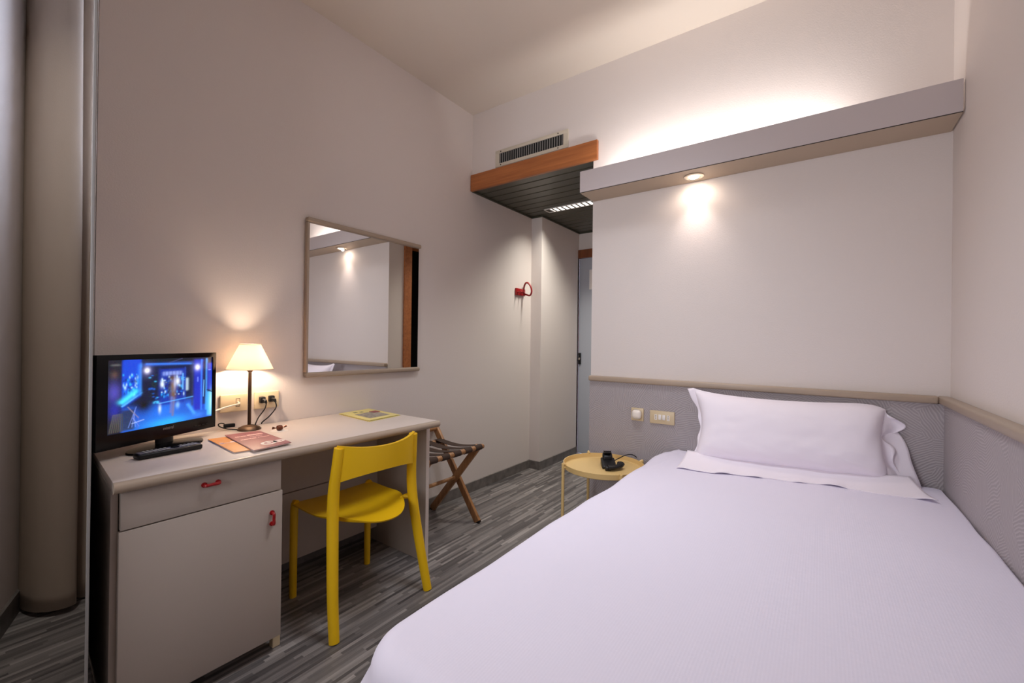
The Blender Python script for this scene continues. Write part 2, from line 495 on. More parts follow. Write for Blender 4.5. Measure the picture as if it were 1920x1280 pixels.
# coat hook
t = thing('coat_hook', 'red wall coat hook with a loop, left of corridor corner', 'hook', (3.16, 0, 1.56))
obj('plate', box(B(), 3.085, 3.225, -.018, -.0005, 1.578, 1.640, .004), 'red', t)
pts = [(3.205, -.015, 1.625)] + [(3.205 + .02 * math.sin(a), -.055 - .045 * math.cos(a), 1.645 + .060 * math.sin(a)) for a in [PI * .98 - k * PI * 1.45 / 14 for k in range(15)][::1]]
pts = [(3.200, -.012, 1.610)]
for k in range(17):
    a = PI * 1.0 - k * (PI * 1.45) / 16
    pts.append((3.205, -.055 - .0 + .045 * -math.cos(a) * -1 * -1, 1.640 + .055 * math.sin(a)))
obj('loop', tube(B(), smooth_path([(3.205, -.012, 1.61), (3.205, -.016, 1.66), (3.205, -.035, 1.695), (3.205, -.065, 1.690), (3.205, -.092, 1.650), (3.205, -.098, 1.610), (3.205, -.080, 1.582), (3.205, -.045, 1.590), (3.205, -.012, 1.600)]), .008, 10), 'red', t)
for xx in (3.105, 3.155):
    obj('peg', tube(B(), [(xx, -.016, 1.605), (xx, -.045, 1.605), (xx, -.052, 1.612)], [.006, .006, .007], 10), 'red', t)

# notice on the entry door
t = thing('door_notice', 'small white framed notice hanging on the blue grey entry door', 'notice', (XE, -.32, 1.72))
bm = B(); box(bm, XE - .006, XE + .0035, -.42, -.236, 1.72, 1.925, .002)
obj('frame', bm, 'white', t)
obj('sheet', box(B(), XE - .0075, XE - .0062, -.41, -.248, 1.732, 1.913), 'paper', t, False)
t = thing('door_lock', 'dark metal lock hardware on the entry door edge', 'lock', (XE, -.13, .98))
obj('plate', box(B(), XE - .012, XE + .0035, -.150, -.122, .94, 1.06, .002), 'black', t)
obj('latch', box(B(), XE - .017, XE - .0125, -.143, -.129, .985, 1.01, .001), 'chrome', t)

# mirror
mx0, mx1, mz0, mz1 = 1.185, 1.955, .963, 1.800
t = thing('wall_mirror', 'rectangular wall mirror with taupe rails hanging above the desk', 'mirror', ((mx0 + mx1) / 2, 0, mz0))
obj('glass', box(B(), mx0 + .014, mx1, -.016, -.012, mz0 + .022, mz1 - .022), 'mirror', t, False)
obj('backing', box(B(), mx0 + .008, mx1 - .002, -.0115, -.0005, mz0 + .015, mz1 - .015), 'seam', t, False)
obj('top_rail', box(B(), mx0, mx1 + .010, -.034, -.0005, mz1 - .026, mz1, .009, 3), 'taupe', t)
obj('bottom_rail', box(B(), mx0, mx1 + .010, -.034, -.0005, mz0, mz0 + .026, .009, 3), 'taupe', t)
obj('side_frame', box(B(), mx0, mx0 + .014, -.028, -.0005, mz0 + .026, mz1 - .026, .004, 2), 'taupe', t)

# wall plates above the desk
def plate(bm, x0, x1, z0, z1): return box(bm, x0, x1, -.011, -.0005, z0, z1, .004, 3)
t = thing('aerial_socket', 'ivory wall plate with white aerial cable, behind the lamp pole', 'socket', (.86, 0, .826))
obj('plate', plate(B(), .803, .917, .826, .906), 'ivory', t)
bm = B()
for a, b_, c, d in ((.866, .868, .848, .886), (.882, .884, .848, .886), (.866, .884, .848, .850), (.866, .884, .884, .886)):
    box(bm, a, b_, -.0117, -.0108, c, d)
obj('module_outline', bm, 'seam', t, False)
obj('jack', tube(B(), [(.875, -.0112, .867), (.874, -.030, .866)], .005, 12), 'ivory_light', t)
o = obj('aerial_cable', tube(B(), smooth_path([(.874, -.030, .866), (.860, -.045, .864), (.80, -.060, .856), (.74, -.085, .845), (.68, -.100, .84), (.62, -.13, .85)]), .0038, 8), 'ivory_light')
tag(o, 'white aerial cable from wall plate to the television back', 'cable'); recentre(o)
t = thing('power_socket', 'ivory wall plate holding two black plugs, right of the lamp', 'socket', (1.0, 0, .826))
obj('plate', plate(B(), .947, 1.061, .826, .907), 'ivory', t)
for xx in (.975, 1.018):
    obj('outlet', box(B(), xx - .010, xx + .010, -.0117, -.0108, .848, .887), 'ivory_tan', t, False)
def plug(x, z, pts, label):
    t = thing('power_plug', label, 'plug', (x, -.012, z), 0, 'black plugs in the wall plate above the desk')
    obj('plug_body', box(B(), x - .012, x + .012, -.036, -.0122, z - .015, z + .015, .005, 3), 'black', t)
    obj('cord_grip', tube(B(), [(x, -.036, z), (x + .004, -.048, z - .004), (x + .006, -.052, z - .014)], [.009, .007, .005], 10), 'black', t)
    obj('cord', tube(B(), smooth_path(pts), .0028, 8), 'black', t)
plug(.976, .870, [(.982, -.052, .856), (.976, -.050, .830), (.958, -.030, .79), (.955, -.010, .762), (.955, -.004, .752)], 'black plug on the left of the socket plate, nearest the lamp')
plug(1.018, .872, [(1.024, -.052, .858), (1.028, -.050, .830), (1.008, -.030, .79), (.985, -.010, .762), (.983, -.004, .752)], 'black plug on the right of the socket plate, farther from the lamp')

# bedside plates
xp = XH - .022
t = thing('call_button', 'square ivory wall plate with a rounded knob above round table', 'wall switch', (xp, -1.326, .712))
obj('plate', box(B(), xp - .009, xp - .0003, -1.363, -1.289, .712, .787, .004, 2), 'ivory_tan', t)
bm = B(); box(bm, xp - .040, xp - .0092, -1.355, -1.299, .724, .780, .020, 5)
obj('knob', bm, 'ivory_light', t)
t = thing('switch_plate', 'ivory wall plate with two white rocker switches beside the pillows', 'wall switch', (xp, -1.468, .709))
obj('plate', box(B(), xp - .010, xp - .0003, -1.537, -1.399, .709, .783, .004, 2), 'ivory_tan', t)
for yy in (-1.457, -1.479):
    r = obj('rocker', box(B(), xp - .0145, xp - .0102, yy - .0085, yy + .0085, .733, .762, .002, 2), 'white', t)
for yy in (-1.434, -1.503):
    r = obj('outlet', box(B(), xp - .0110, xp - .0101, yy - .0075, yy + .0075, .731, .762), 'ivory_light', t, False)
    bm = B()
    for zz in (.738, .7465, .755): tube(bm, [(xp - .0111, yy, zz), (xp - .0116, yy, zz)], .0022, 8)
    obj('hole', bm, 'black', r)

# ------------------------------------------------------------------ curtain
def curtain():
    bot = [(.270, .585), (.272, .53), (.285, .47), (.305, .425), (.335, .390), (.370, .370), (.400, .368), (.415, .380), (.418, .41), (.412, .45), (.420, .475), (.440, .455), (.456, .450), (.460, .47), (.455, .50), (.470, .53), (.490, .53)]
    top = [(.270, .585), (.272, .53), (.285, .47), (.305, .425), (.335, .390), (.365, .370), (.390, .366), (.404, .378), (.406, .41), (.404, .45), (.412, .470), (.432, .445), (.450, .437), (.455, .46), (.455, .49), (.475, .465), (.500, .46)]
    b = smooth_path([(x, y, 0) for x, y in bot], 6); t_ = smooth_path([(x, y, 0) for x, y in top], 6)
    n = len(b); nz = 40
    def f(u, v):
        i = min(int(round(u * (n - 1))), n - 1)
        z = .014 + v * (HC - .016)
        w = v ** 1.3
        p = b[i].lerp(t_[i], w)
        k = .004 * math.sin(z * 2.1 + u * 9) * (1 - v)
        lift = 0.0
        if v == 0: lift = .012 * math.sin(u * 5)
        return (p.x + k, p.y - k, z + lift)
    bm = B(); grid_surface(bm, f, n - 1, nz)
    return bm
o = obj('curtain', curtain(), 'curtain', angle=180)
md = o.modifiers.new('thick', 'SOLIDIFY'); md.thickness = .004
tag(o, 'long taupe curtain hanging in folds in the window niche', 'curtain'); recentre(o)

# ------------------------------------------------------------------ desk
DL0, DL1, DR, DF = .385, .331, 1.592, -.588     # left edge at wall, left edge at front, right edge, front edge
DZ = .75
t = thing('desk', 'pale grey laminate desk with drawer and cupboard under the mirror', 'desk', (.97, -.3, 0))
bm = B(); prism(bm, [(DL0, -.003), (DL0 - .002, -.03), (DL1, DF + .012), (DR, DF + .012), (DR, -.003)], DZ - .028, DZ, .0012)
top = obj('desktop', bm, 'laminate', t)
# half round front moulding
bm = B(); pr = []
for k in range(13):
    a = PI / 2 + PI * k / 12
    pr.append((DF + .012 + .016 * math.cos(a), DZ - .017 + .0168 * math.sin(a)))
def mould(x0, x1):
    A = [bm.verts.new((x0, y, z)) for y, z in pr]; C_ = [bm.verts.new((x1, y, z)) for y, z in pr]
    for k in range(len(pr) - 1): bm.faces.new((A[k], A[k + 1], C_[k + 1], C_[k]))
    bm.faces.new((A[0], C_[0], C_[-1], A[-1])); bm.faces.new(A[::-1]); bm.faces.new(C_)
mould(DL1, DR + .008)
obj('edge_moulding', bm, 'taupe', top)
bm = B(); prism(bm, [(DL0 - .002, -.034), (DL0 - .0005, -.034), (DL1 + .0005, DF + .012), (DL1 - .001, DF + .012)], DZ - .028, DZ - .001)
# cabinet: side panels follow the slanted end of the top
CZ = DZ - .0285
bm = B(); prism(bm, [(DL0, -.01), (DL1 + .002, -.545), (DL1 + .019, -.545), (DL0 + .018, -.01)], 0, CZ, .001)
obj('left_panel', bm, 'laminate_front', t, False)
obj('inner_panel', box(B(), .794, .812, -.530, -.01, .06, CZ), 'laminate_front', t, False)
obj('cabinet_base', box(B(), DL1 + .06, .793, -.528, -.04, .060, .078), 'laminate_front', t, False)
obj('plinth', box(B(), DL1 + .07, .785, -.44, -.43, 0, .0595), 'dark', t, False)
obj('foot', box(B(), .796, .824, -.532, -.505, 0, .0595, .002), 'ivory_tan', t, False)
obj('foot', box(B(), .788, .812, -.10, -.07, 0, .0595, .002), 'ivory_tan', t, False)
FY0, FY1 = -.565, -.5465
dr = obj('drawer', box(B(), .351, .803, FY0, FY1, .603, CZ - .002, .0015), 'laminate_front', t)
do = obj('cupboard_door', box(B(), .348, .809, FY0, FY1, .060, .599, .0015), 'laminate_front', t)
def handle(bm, p0, p1):
    p0 = Vector(p0); p1 = Vector(p1); o_ = Vector((0, -.018, 0))
    tube(bm, smooth_path([p0, p0 + o_ * .7, p0 + o_ + (p1 - p0) * .12, (p0 + p1) / 2 + o_ * .92, p1 + o_ + (p0 - p1) * .12, p1 + o_ * .7, p1], 5), .0052, 10, squash=None)
    for p in (p0, p1): tube(bm, [p, p + o_ * .25], .0085, 12)
    return bm
obj('handle', handle(B(), (.556, FY0, .683), (.596, FY0, .683)), 'red', dr)
obj('handle', handle(B(), (.771, FY0, .486), (.771, FY0, .526)), 'red', do)
obj('right_panel', box(B(), 1.577, 1.599, -.512, -.003, 0, CZ, .0015), 'laminate_front', t)
obj('edge_band', box(B(), 1.577, 1.599, -.5142, -.5122, 0, CZ), 'laminate', t, False)
obj('modesty_panel', box(B(), .8125, 1.5765, -.105, -.088, .42, CZ), 'laminate_front', t, False)
obj('modesty_panel', box(B(), .8125, 1.5765, -.112, -.088, .085, .417, .001), 'laminate_front', t, False)

# ------------------------------------------------------------------ television
def screen_picture(W, H):
    """a film still in blue light, painted as colours per vertex"""
    yy, xx = np.mgrid[0:H, 0:W]; u = xx / (W - 1); v = 1 - yy / (H - 1)       # v up
    img = np.zeros((H, W, 3)); img[:] = (.006, .016, .07)
    rng = np.random.default_rng(3)
    def soft(a, b, w, x): return 1 / (1 + np.exp(-(x - a) / w)) * 1 / (1 + np.exp((x - b) / w))
    def rect(u0, u1, v0, v1, c, k=1.0, w=.006):
        m = (soft(u0, u1, w, u) * soft(v0, v1, w, v))[..., None] * k
        img[:] = img * (1 - m) + np.array(c) * m
    def blob(cu, cv, su, sv, c, k=1.0):
        m = np.exp(-(((u - cu) / su) ** 2 + ((v - cv) / sv) ** 2))[..., None] * k
        img[:] = img * (1 - np.clip(m, 0, 1)) + np.array(c) * np.clip(m, 0, 1)
    def line(u0, v0, u1, v1, w, c, k=1.0):
        d = np.hypot(u1 - u0, v1 - v0); tt = np.clip(((u - u0) * (u1 - u0) + (v - v0) * (v1 - v0)) / d ** 2, 0, 1)
        r = np.hypot(u - (u0 + tt * (u1 - u0)), v - (v0 + tt * (v1 - v0)))
        m = (np.exp(-(r / w) ** 2))[..., None] * k
        img[:] = img * (1 - m) + np.array(c) * m
    # floor
    fl = soft(-.1, .34, .02, v)[..., None]
    img[:] = img * (1 - fl * .9) + np.array((.02, .14, .65)) * fl * .9
    blob(.52, .03, .22, .09, (.03, .45, .95), .9); blob(.47, .20, .13, .1, (.02, .22, .8), .8)
    # left figure and dark left side
    rect(-.02, .115, -.02, 1.02, (.012, .015, .03))
    blob(.055, .80, .03, .055, (.12, .07, .05)); blob(.055, .56, .055, .14, (.10, .09, .42)); blob(.06, .32, .05, .12, (.03, .04, .35))
    for k in range(7): line(.02 + k * .017, .02, .05 + k * .012, .26, .005, (.16, .15, .12), .7)
    rect(.03, .10, .925, .94, (.35, .35, .33), .6)
    # left shop window
    m = (soft(.115, .275, .004, u) * soft(.33, .99, .01, v + (u - .115) * -.9 + 0.0))[..., None]
    img[:] = img * (1 - m) + np.array((.01, .08, .60)) * m
    for k in range(60):
        a, b_ = rng.uniform(.125, .25), rng.uniform(.48, .80)
        blob(a, b_, rng.uniform(.004, .012), rng.uniform(.008, .03), [(.02, .25, .95), (.05, .55, 1.), (.6, .9, 1.), (.0, .02, .12)][k % 4], .7)
    line(.12, .42, .235, .55, .035, (.10, .75, .98), .9); line(.12, .36, .28, .52, .010, (.15, .5, 1.), .9)
    rect(.245, .275, .48, .93, (.02, .20, .80), .8); rect(.268, .275, .48, .95, (.15, .5, 1.), .7)
    # dark counter
    blob(.30, .34, .08, .11, (.004, .006, .012)); rect(.115, .22, .02, .30, (.03, .035, .03), .8)
    for k in range(4): line(.17 + .03 * k, .05, .235 - .01 * k, .33 - .05 * k, .004, (.25, .35, .85), .6)
    line(.165, .34, .255, .17, .006, (.30, .25, .35), .7); line(.255, .17, .25, .02, .006, (.10, .15, .6), .7)
    line(.20, .10, .30, .13, .006, (.5, .6, .9), .7)
    # ceiling beams
    rect(.30, .78, .90, .935, (.05, .18, .75), .8, .008); rect(.30, 1.0, .955, 1.02, (.012, .02, .035))
    line(.32, .93, .78, .90, .010, (.08, .30, .9), .7); line(.52, .93, .66, .99, .006, (.12, .12, .3), .6)
    rect(.28, .44, .40, .88, (.006, .012, .05), .75)
    rect(.43, .445, .20, .86, (.02, .05, .30), .8)
    for k in range(30):
        blob(rng.uniform(.33, .43), rng.uniform(.34, .78), .012, rng.uniform(.006, .016), [(.02, .2, .8), (.1, .6, 1.), (.0, .03, .05), (.02, .06, .04)][k % 4], .7)
    # central doorway
    rect(.445, .70, .30, .84, (.01, .05, .40), .9); rect(.47, .66, .74, .80, (.35, .45, .85), .75)
    for k in range(5): rect(.49 + k * .035, .494 + k * .035, .73, .81, (.02, .05, .3), .8, .002)
    for k in range(90):
        blob(rng.uniform(.45, .70), rng.uniform(.42, .72), rng.uniform(.004, .012), rng.uniform(.006, .03), [(.02, .3, .95), (.7, .9, 1.), (.0, .02, .10), (.05, .5, 1.), (.01, .03, .02)][k % 5], .7)
    blob(.465, .62, .018, .05, (.8, .9, 1.), .9); blob(.615, .64, .025, .06, (.9, .95, 1.), .9)
    rect(.665, .678, .50, .76, (.25, .6, 1.), .8, .003); rect(.705, .728, .48, .68, (.75, .9, 1.), .8, .006)
    rect(.765, .785, .22, .92, (.05, .06, .10), .9); rect(.69, .70, .22, .86, (.03, .10, .5), .8, .003)
    # standing person in a tan coat
    blob(.565, .70, .030, .035, (.09, .05, .035)); blob(.568, .57, .032, .12, (.26, .17, .13)); blob(.575, .44, .028, .08, (.20, .12, .08))
    blob(.588, .62, .012, .10, (.55, .55, .75), .7)
    line(.560, .40, .552, .17, .014, (.16, .20, .50), .9); line(.583, .38, .570, .12, .013, (.20, .20, .36), .9)
    blob(.535, .56, .018, .1, (.02, .02, .06), .8)
    line(.44, .33, .78, .37, .008, (.15, .5, 1.), .7)
    blob(.445, .25, .014, .06, (.7, .85, 1.), .8); blob(.62, .27, .020, .05, (.35, .65, 1.), .7)
    # right cabinets
    rect(.79, .90, .14, .97, (.015, .04, .50)); rect(.87, .885, .13, .97, (.06, .30, .95), .9, .004); rect(.895, .925, .22, .93, (.005, .012, .06))
    rect(.925, .945, .12, .98, (.10, .45, 1.), .8, .004); rect(.945, 1.02, .45, .90, (.02, .06, .55)); rect(.945, 1.02, .02, .42, (.12, .55, .98), .9)
    blob(.99, .25, .02, .2, (.55, .85, 1.), .7); line(.945, .45, 1.0, .41, .008, (.0, .02, .1)); rect(.83, .84, .60, .68, (.3, .4, .95), .8, .003)
    line(.905, .62, .90, .35, .005, (.25, .6, 1.), .8)
    line(.73, .25, .80, .09, .02, (.10, .40, .95), .8); blob(.84, .06, .06, .04, (.05, .25, .8), .8); rect(.955, .985, .78, .79, (.4, .6, 1.), .7, .003)
    # lamps
    blob(.325, .835, .022, .036, (1., .96, .98), 1.5); blob(.325, .835, .05, .09, (.4, .4, .9), .35)
    blob(.83, .84, .024, .040, (1., .96, .98), 1.5); blob(.83, .84, .055, .09, (.4, .4, .9), .35)
    img += rng.normal(0, .01, img.shape); return np.clip(img, .0, 1) ** 1.2 * 1.02

tvL, tvR = Vector((.345, -.298, 0)), Vector((.753, -.100, 0))
tvw = (tvR - tvL).length; ang = math.atan2((tvR - tvL).y, (tvR - tvL).x)
tvc = (tvL + tvR) / 2
t = thing('television', 'small black flat television switched on at left end of desk', 'television', (tvc.x, tvc.y, DZ), ang)
h0, h1 = .036, .351      # bezel bottom and top above desktop
hw = tvw / 2
sL, sR, sB, sT = -hw + .034, hw - .016, h0 + .049, h1 - .018
bm = B()
box(bm, -hw, sL, 0, .016, h0, h1, .0); box(bm, sR, hw, 0, .016, h0, h1); box(bm, sL, sR, 0, .016, h0, sB); box(bm, sL, sR, 0, .016, sT, h1)
bmesh.ops.remove_doubles(bm, verts=bm.verts, dist=1e-5)
obj('bezel', bm, 'black_gloss', t, False, local=True)
bm = B(); box(bm, -hw + .006, hw - .006, .0165, .034, h0 + .005, h1 - .006, .006, 2); box(bm, -hw * .6, hw * .6, .034, .056, h0 + .04, h1 - .07, .010, 2)
obj('back_housing', bm, 'black', t, local=True)
SW, SH = 240, 136
pic = screen_picture(SW, SH)
bm = B(); lay = bm.verts.layers.float_color.new('picture')
V = []
for j in range(SH):
    row = []
    for i in range(SW):
        vtx = bm.verts.new((sL + (sR - sL) * i / (SW - 1), .004, sT + (sB - sT) * j / (SH - 1)))
        c = pic[j, i]; vtx[lay] = (c[0], c[1], c[2], 1); row.append(vtx)
    V.append(row)
for j in range(SH - 1):
    for i in range(SW - 1): bm.faces.new((V[j][i], V[j + 1][i], V[j + 1][i + 1], V[j][i + 1]))
ms = bpy.data.materials.new('television picture'); n = N(ms)
at = n.new('ShaderNodeAttribute'); at.attribute_name = 'picture'
n.bsdf.inputs['Base Color'].default_value = (.01, .01, .01, 1); n.bsdf.inputs['Roughness'].default_value = .25
n.link(at.outputs['Color'], n.bsdf.inputs['Emission Color']); n.bsdf.inputs['Emission Strength'].default_value = 1.25
obj('screen', bm, ms, t, False, local=True)
text('logo', 'mistral', .0155, 'grille_slat', t, (.018, -.0004, h0 + .030), (PI / 2, 0, 0), align='CENTER', local=True)
bm = B(); tube(bm, [(.02, .020, .012), (.02, .022, h0 + .03)], .034, 20, squash=((0, 1, 0), .45))
obj('neck', bm, 'black', t, local=True)
bm = B(); lathe(bm, [(.128, 0), (.134, .003), (.132, .007), (.10, .010), (.04, .015), (.004, .016)], (.01, -.006, .0003), 48)
bmesh.ops.scale(bm, vec=(1, .62, 1), verts=bm.verts)
obj('stand_base', bm, 'black_gloss', t, local=True)
bm = B(); 
for k in range(4): box(bm, hw - .10 + k * .018, hw - .089 + k * .018, -.0012, -.0001, h0 + .018, h0 + .021)
obj('buttons', bm, 'black', t, False, local=True)

# remote control
ra = math.radians(7.5)
t = thing('remote_control', 'black remote control lying in front of the television', 'remote control', (.533, -.319, DZ), ra)
obj('body', box(B(), -.097, .097, -.023, .023, .0005, .019, .006, 3), 'black', t, local=True)
obj('face', box(B(), -.090, .092, -.0185, .0185, .0191, .0197), mat('grey remote face', (96, 92, 98), .4), t, False, local=True)
def key(x, y, w=.006, h=.005):
    return obj('button', box(B(), x - w, x + w, y - h, y + h, .0198, .0218, .001, 1), 'grille_slat', t, local=True)
for i in range(6):
    for j in range(3): key(-.072 + i * .0125, -.0125 + j * .0125, .0042, .0042)
for i in range(4):
    for j in range(3): key(.040 + i * .0125, -.0125 + j * .0125, .0042, .0042)
obj('button', lathe(B(), [(.013, .0198), (.013, .0218), (.006, .0222)], (.017, 0, 0), 20), 'black_gloss', t, local=True)

# ------------------------------------------------------------------ table lamp
lx, ly = .890, -.094
t = thing('table_lamp', 'small brown table lamp with lit cream cone shade', 'lamp', (lx, ly, DZ))
obj('base', lathe(B(), [(.047, .0004), (.048, .004), (.042, .012), (.026, .019), (.010, .023), (.006, .024)], (lx, ly, DZ), 40), 'brown_metal', t)
obj('pole', tube(B(), [(lx, ly, DZ + .023), (lx, ly, DZ + .258)], [.0072, .0072], 16), 'brown_metal', t)
obj('bulb_holder', lathe(B(), [(.007, 0), (.0145, .010), (.0145, .034), (.010, .036)], (lx, ly, DZ + .2585), 20), 'brown_metal', t)
obj('bulb', lathe(B(), [(.008, 0), (.014, .012), (.017, .024), (.013, .038), (.004, .045)], (lx, ly, DZ + .2945), 20), 'bulb', t)
zs0, zs1, rs0, rs1 = 1.024, 1.136, .0935, .0415
sh = obj('lamp_shade', lathe(B(), [(rs0, zs0 - DZ), (rs1, zs1 - DZ), (rs1 - .0012, zs1 - DZ), (rs0 - .0012, zs0 - DZ), (rs0, zs0 - DZ)], (lx, ly, DZ), 64, cap=False), 'shade', t)
for z_, r_ in ((zs0, rs0), (zs1, rs1)):
    bm = lathe(B(), [(r_ + .0006, z_ - DZ - .0015), (r_ + .0006, z_ - DZ + .0015), (r_ - .0016, z_ - DZ + .0015), (r_ - .0016, z_ - DZ - .0015), (r_ + .0006, z_ - DZ - .0015)], (lx, ly, DZ), 64, cap=False)
    obj('trim_ring', bm, 'ivory', sh)
cd = obj('cord', tube(B(), smooth_path([(lx - .044, ly + .012, DZ + .006), (.835, -.068, DZ + .006), (.815, -.050, DZ + .010), (.795, -.034, DZ + .02), (.790, -.030, DZ + .030), (.800, -.032, DZ + .034), (.812, -.036, DZ + .030)]), .0026, 8), 'black', t)
obj('cord_switch', box(B(), .808, .853, -.046, -.030, DZ + .012, DZ + .029, .004, 2), 'black', cd)

# ------------------------------------------------------------------ papers on the desk
def quad_slab(bm, q, z0, z1): return prism(bm, q, z0, z1)
def qmap(q, a, b):
    """bilinear point inside quad q: a across (0..1), b from far edge (0) to near edge (1)"""
    p = [Vector((x, y)) for x, y in q]
    r = p[0].lerp(p[1], a).lerp(p[3].lerp(p[2], a), b); return (r.x, r.y)
def patch(bm, q, a0, a1, b0, b1, z, th=.0003): return prism(bm, [qmap(q, a0, b0), qmap(q, a1, b0), qmap(q, a1, b1), qmap(q, a0, b1)], z, z + th)
Q = [(.693, -.196), (.835, -.215), (.815, -.520), (.670, -.497)]
t = thing('brochure', 'orange brochure half hidden under the plum coloured one', 'brochure', (.74, -.35, DZ), 0, 'brochures on the desk')
obj('cover', quad_slab(B(), Q, DZ + .0045, DZ + .006), 'orange', t, False)
obj('pages', quad_slab(B(), [qmap(Q, .01, .01), qmap(Q, .99, .01), qmap(Q, .99, .99), qmap(Q, .01, .99)], DZ + .0004, DZ + .0045), 'paper', t, False)
bm = B(); patch(bm, Q, .05, .60, .40, .42, DZ + .006); patch(bm, Q, .05, .14, .36, .44, DZ + .006); patch(bm, Q, .30, .45, .36, .40, DZ + .006)
obj('print', bm, 'pink_print', t, False)
Q = [(.756, -.188), (.884, -.206), (.862, -.522), (.716, -.545)]
z0 = DZ + .0065
t = thing('brochure', 'plum coloured brochure with white print lying on the orange one', 'brochure', (.80, -.36, DZ), 0, 'brochures on the desk')
obj('cover', quad_slab(B(), Q, z0 + .003, z0 + .0045), 'purple', t, False)
obj('pages', quad_slab(B(), [qmap(Q, .01, .01), qmap(Q, .99, .01), qmap(Q, .99, .99), qmap(Q, .01, .99)], z0, z0 + .003), 'paper', t, False)
bm = B(); zp = z0 + .0045
random.seed(5)
def words(b0, b1, a0, a1, k):
    a = a0
    while a < a1:
        w = random.uniform(.02, .05); patch(bm, Q, a, min(a + w, a1), b0 + random.uniform(0, .008), b1, zp); a += w + random.uniform(.006, .014) * k
words(.20, .245, .12, .42, 1); words(.17, .24, .46, .90, 1); words(.40, .44, .12, .55, 1); words(.40, .425, .60, .92, 1); words(.31, .33, .45, .80, 1)
obj('print', bm, 'pink_print', t, False)
bm = B()
def ring(cx, cy, r0, r1, squ, a0=0, a1=2 * PI):
    n_ = 28; pts = []
    for k in range(n_):
        f0 = a0 + (a1 - a0) * k / n_; f1 = a0 + (a1 - a0) * (k + 1) / n_
        prism(bm, [qmap(Q, cx + r0 * math.cos(f0), cy + r0 * squ * math.sin(f0)), qmap(Q, cx + r1 * math.cos(f0), cy + r1 * squ * math.sin(f0)),
                   qmap(Q, cx + r1 * math.cos(f1), cy + r1 * squ * math.sin(f1)), qmap(Q, cx + r0 * math.cos(f1), cy + r0 * squ * math.sin(f1))], zp, zp + .0003)
ring(.56, .80, .13, .21, .42); ring(.56, .80, .001, .06, .42); ring(.84, .80, .09, .155, .42); ring(.84, .80, .001, .05, .42)
obj('emblem', bm, 'paper', t, False)
Q = [(1.374, -.034), (1.588, -.012), (1.566, -.318), (1.345, -.348)]
t = thing('folder', 'pale yellow card folder with grey picture at right end of desk', 'folder', (1.47, -.18, DZ))
obj('back_cover', quad_slab(B(), Q, DZ + .0004, DZ + .0022), 'folder', t, False)
bm = B(); q2 = [Vector((x, y)) for x, y in Q]
tb = bmesh.new(); vs = [tb.verts.new((p[0], p[1], z)) for p, z in zip(Q, (DZ + .0026, DZ + .0026, DZ + .011, DZ + .0026))]
tb.faces.new(vs); r = bmesh.ops.extrude_face_region(tb, geom=tb.faces[:]); bmesh.ops.translate(tb, vec=(0, 0, .0012), verts=[v for v in r['geom'] if isinstance(v, bmesh.types.BMVert)])
tb.free()
obj('front_cover', prism(bm, [qmap(Q, .0, .0), qmap(Q, .985, .0), qmap(Q, .985, .985), qmap(Q, .0, .985)], DZ + .0050, DZ + .0062), 'folder', t, False)
zq = DZ + .0062
obj('picture', patch(B(), Q, .18, .82, .34, .84, zq), 'print_grey', t, False)
bm = B(); patch(bm, Q, .68, .90, .30, .46, zq, .0012)
obj('red_badge', bm, 'red', t, False)
bm = B(); patch(bm, Q, .30, .40, .14, .22, zq); patch(bm, Q, .46, .56, .18, .26, zq)
obj('print', bm, 'green_print', t, False)
# wrapped sweet on its paper
cx, cy = .962, -.222
o = obj('paper_mat', lathe(B(), [(.036, .0004), (.036, .0010), (.001, .0012)], (cx, cy, DZ), 32), 'paper')
tag(o, 'round white paper mat under the wrapped sweet on desk', 'paper'); recentre(o)
t = thing('wrapped_sweet', 'brown wrapped sweet with twisted ends on white paper mat', 'sweet', (cx, cy, DZ + .0012))
obj('sweet', tube(B(), [(cx - .012, cy, DZ + .0138), (cx - .010, cy, DZ + .0138), (cx, cy, DZ + .0138), (cx + .010, cy, DZ + .0138), (cx + .012, cy, DZ + .0138)], [.004, .0105, .0125, .0105, .004], 14), 'choc', t)
for s in (-1, 1):
    bm = B()
    for k in range(5):
        a = -1.0 + .5 * k
        p1 = Vector((cx + s * .012, cy, DZ + .0138)); p2 = p1 + Vector((s * .017, .010 * math.sin(a), .0095 * math.cos(a * 1.4)))
        p3 = p1 + Vector((s * .017, .010 * math.sin(a + .5), .0095 * math.cos((a + .5) * 1.4)))
        bm.faces.new([bm.verts.new(p1), bm.verts.new(p2), bm.verts.new((p2 + p3) / 2 - Vector((0, 0, .003))), bm.verts.new(p3)])
    w = obj('twist', bm, 'choc', t, False); w.modifiers.new('thick', 'SOLIDIFY').thickness = .0006

# ------------------------------------------------------------------ chair
t = thing('chair', 'yellow plastic chair pulled up to the desk', 'chair', (1.19, -.487, 0), math.radians(-2.3))
SZ = .425
def seat_top(u, v):
    s = 2 * u - 1                                   # across
    W = .205 - .002 * v - .035 * max(0, v - .62) ** 2 / .1444 * 1.2
    x = s * W
    yf = .222 - .010 * s ** 4
    yr = -.245 + .135 * abs(s) ** 2.4
    y = yf + v * (yr - yf)
    z = SZ + .010 * s * s - .010 * math.sin(PI * min(1, v)) - .010 * (1 - v) ** 4 - .012 * max(0, v - .85) / .15 * (1 - s * s)
    return (x, y, z)
def seat_bot(u, v):
    x, y, z = seat_top(u, v); e = min(min(u, 1 - u) * 9, min(v, 1 - v) * 9, 1)
    return (x * .985, y * .985, z - .007 - .010 * e)
obj('seat', shell(B(), seat_top, seat_bot, 24, 24), 'yellow', t, local=True, angle=60)
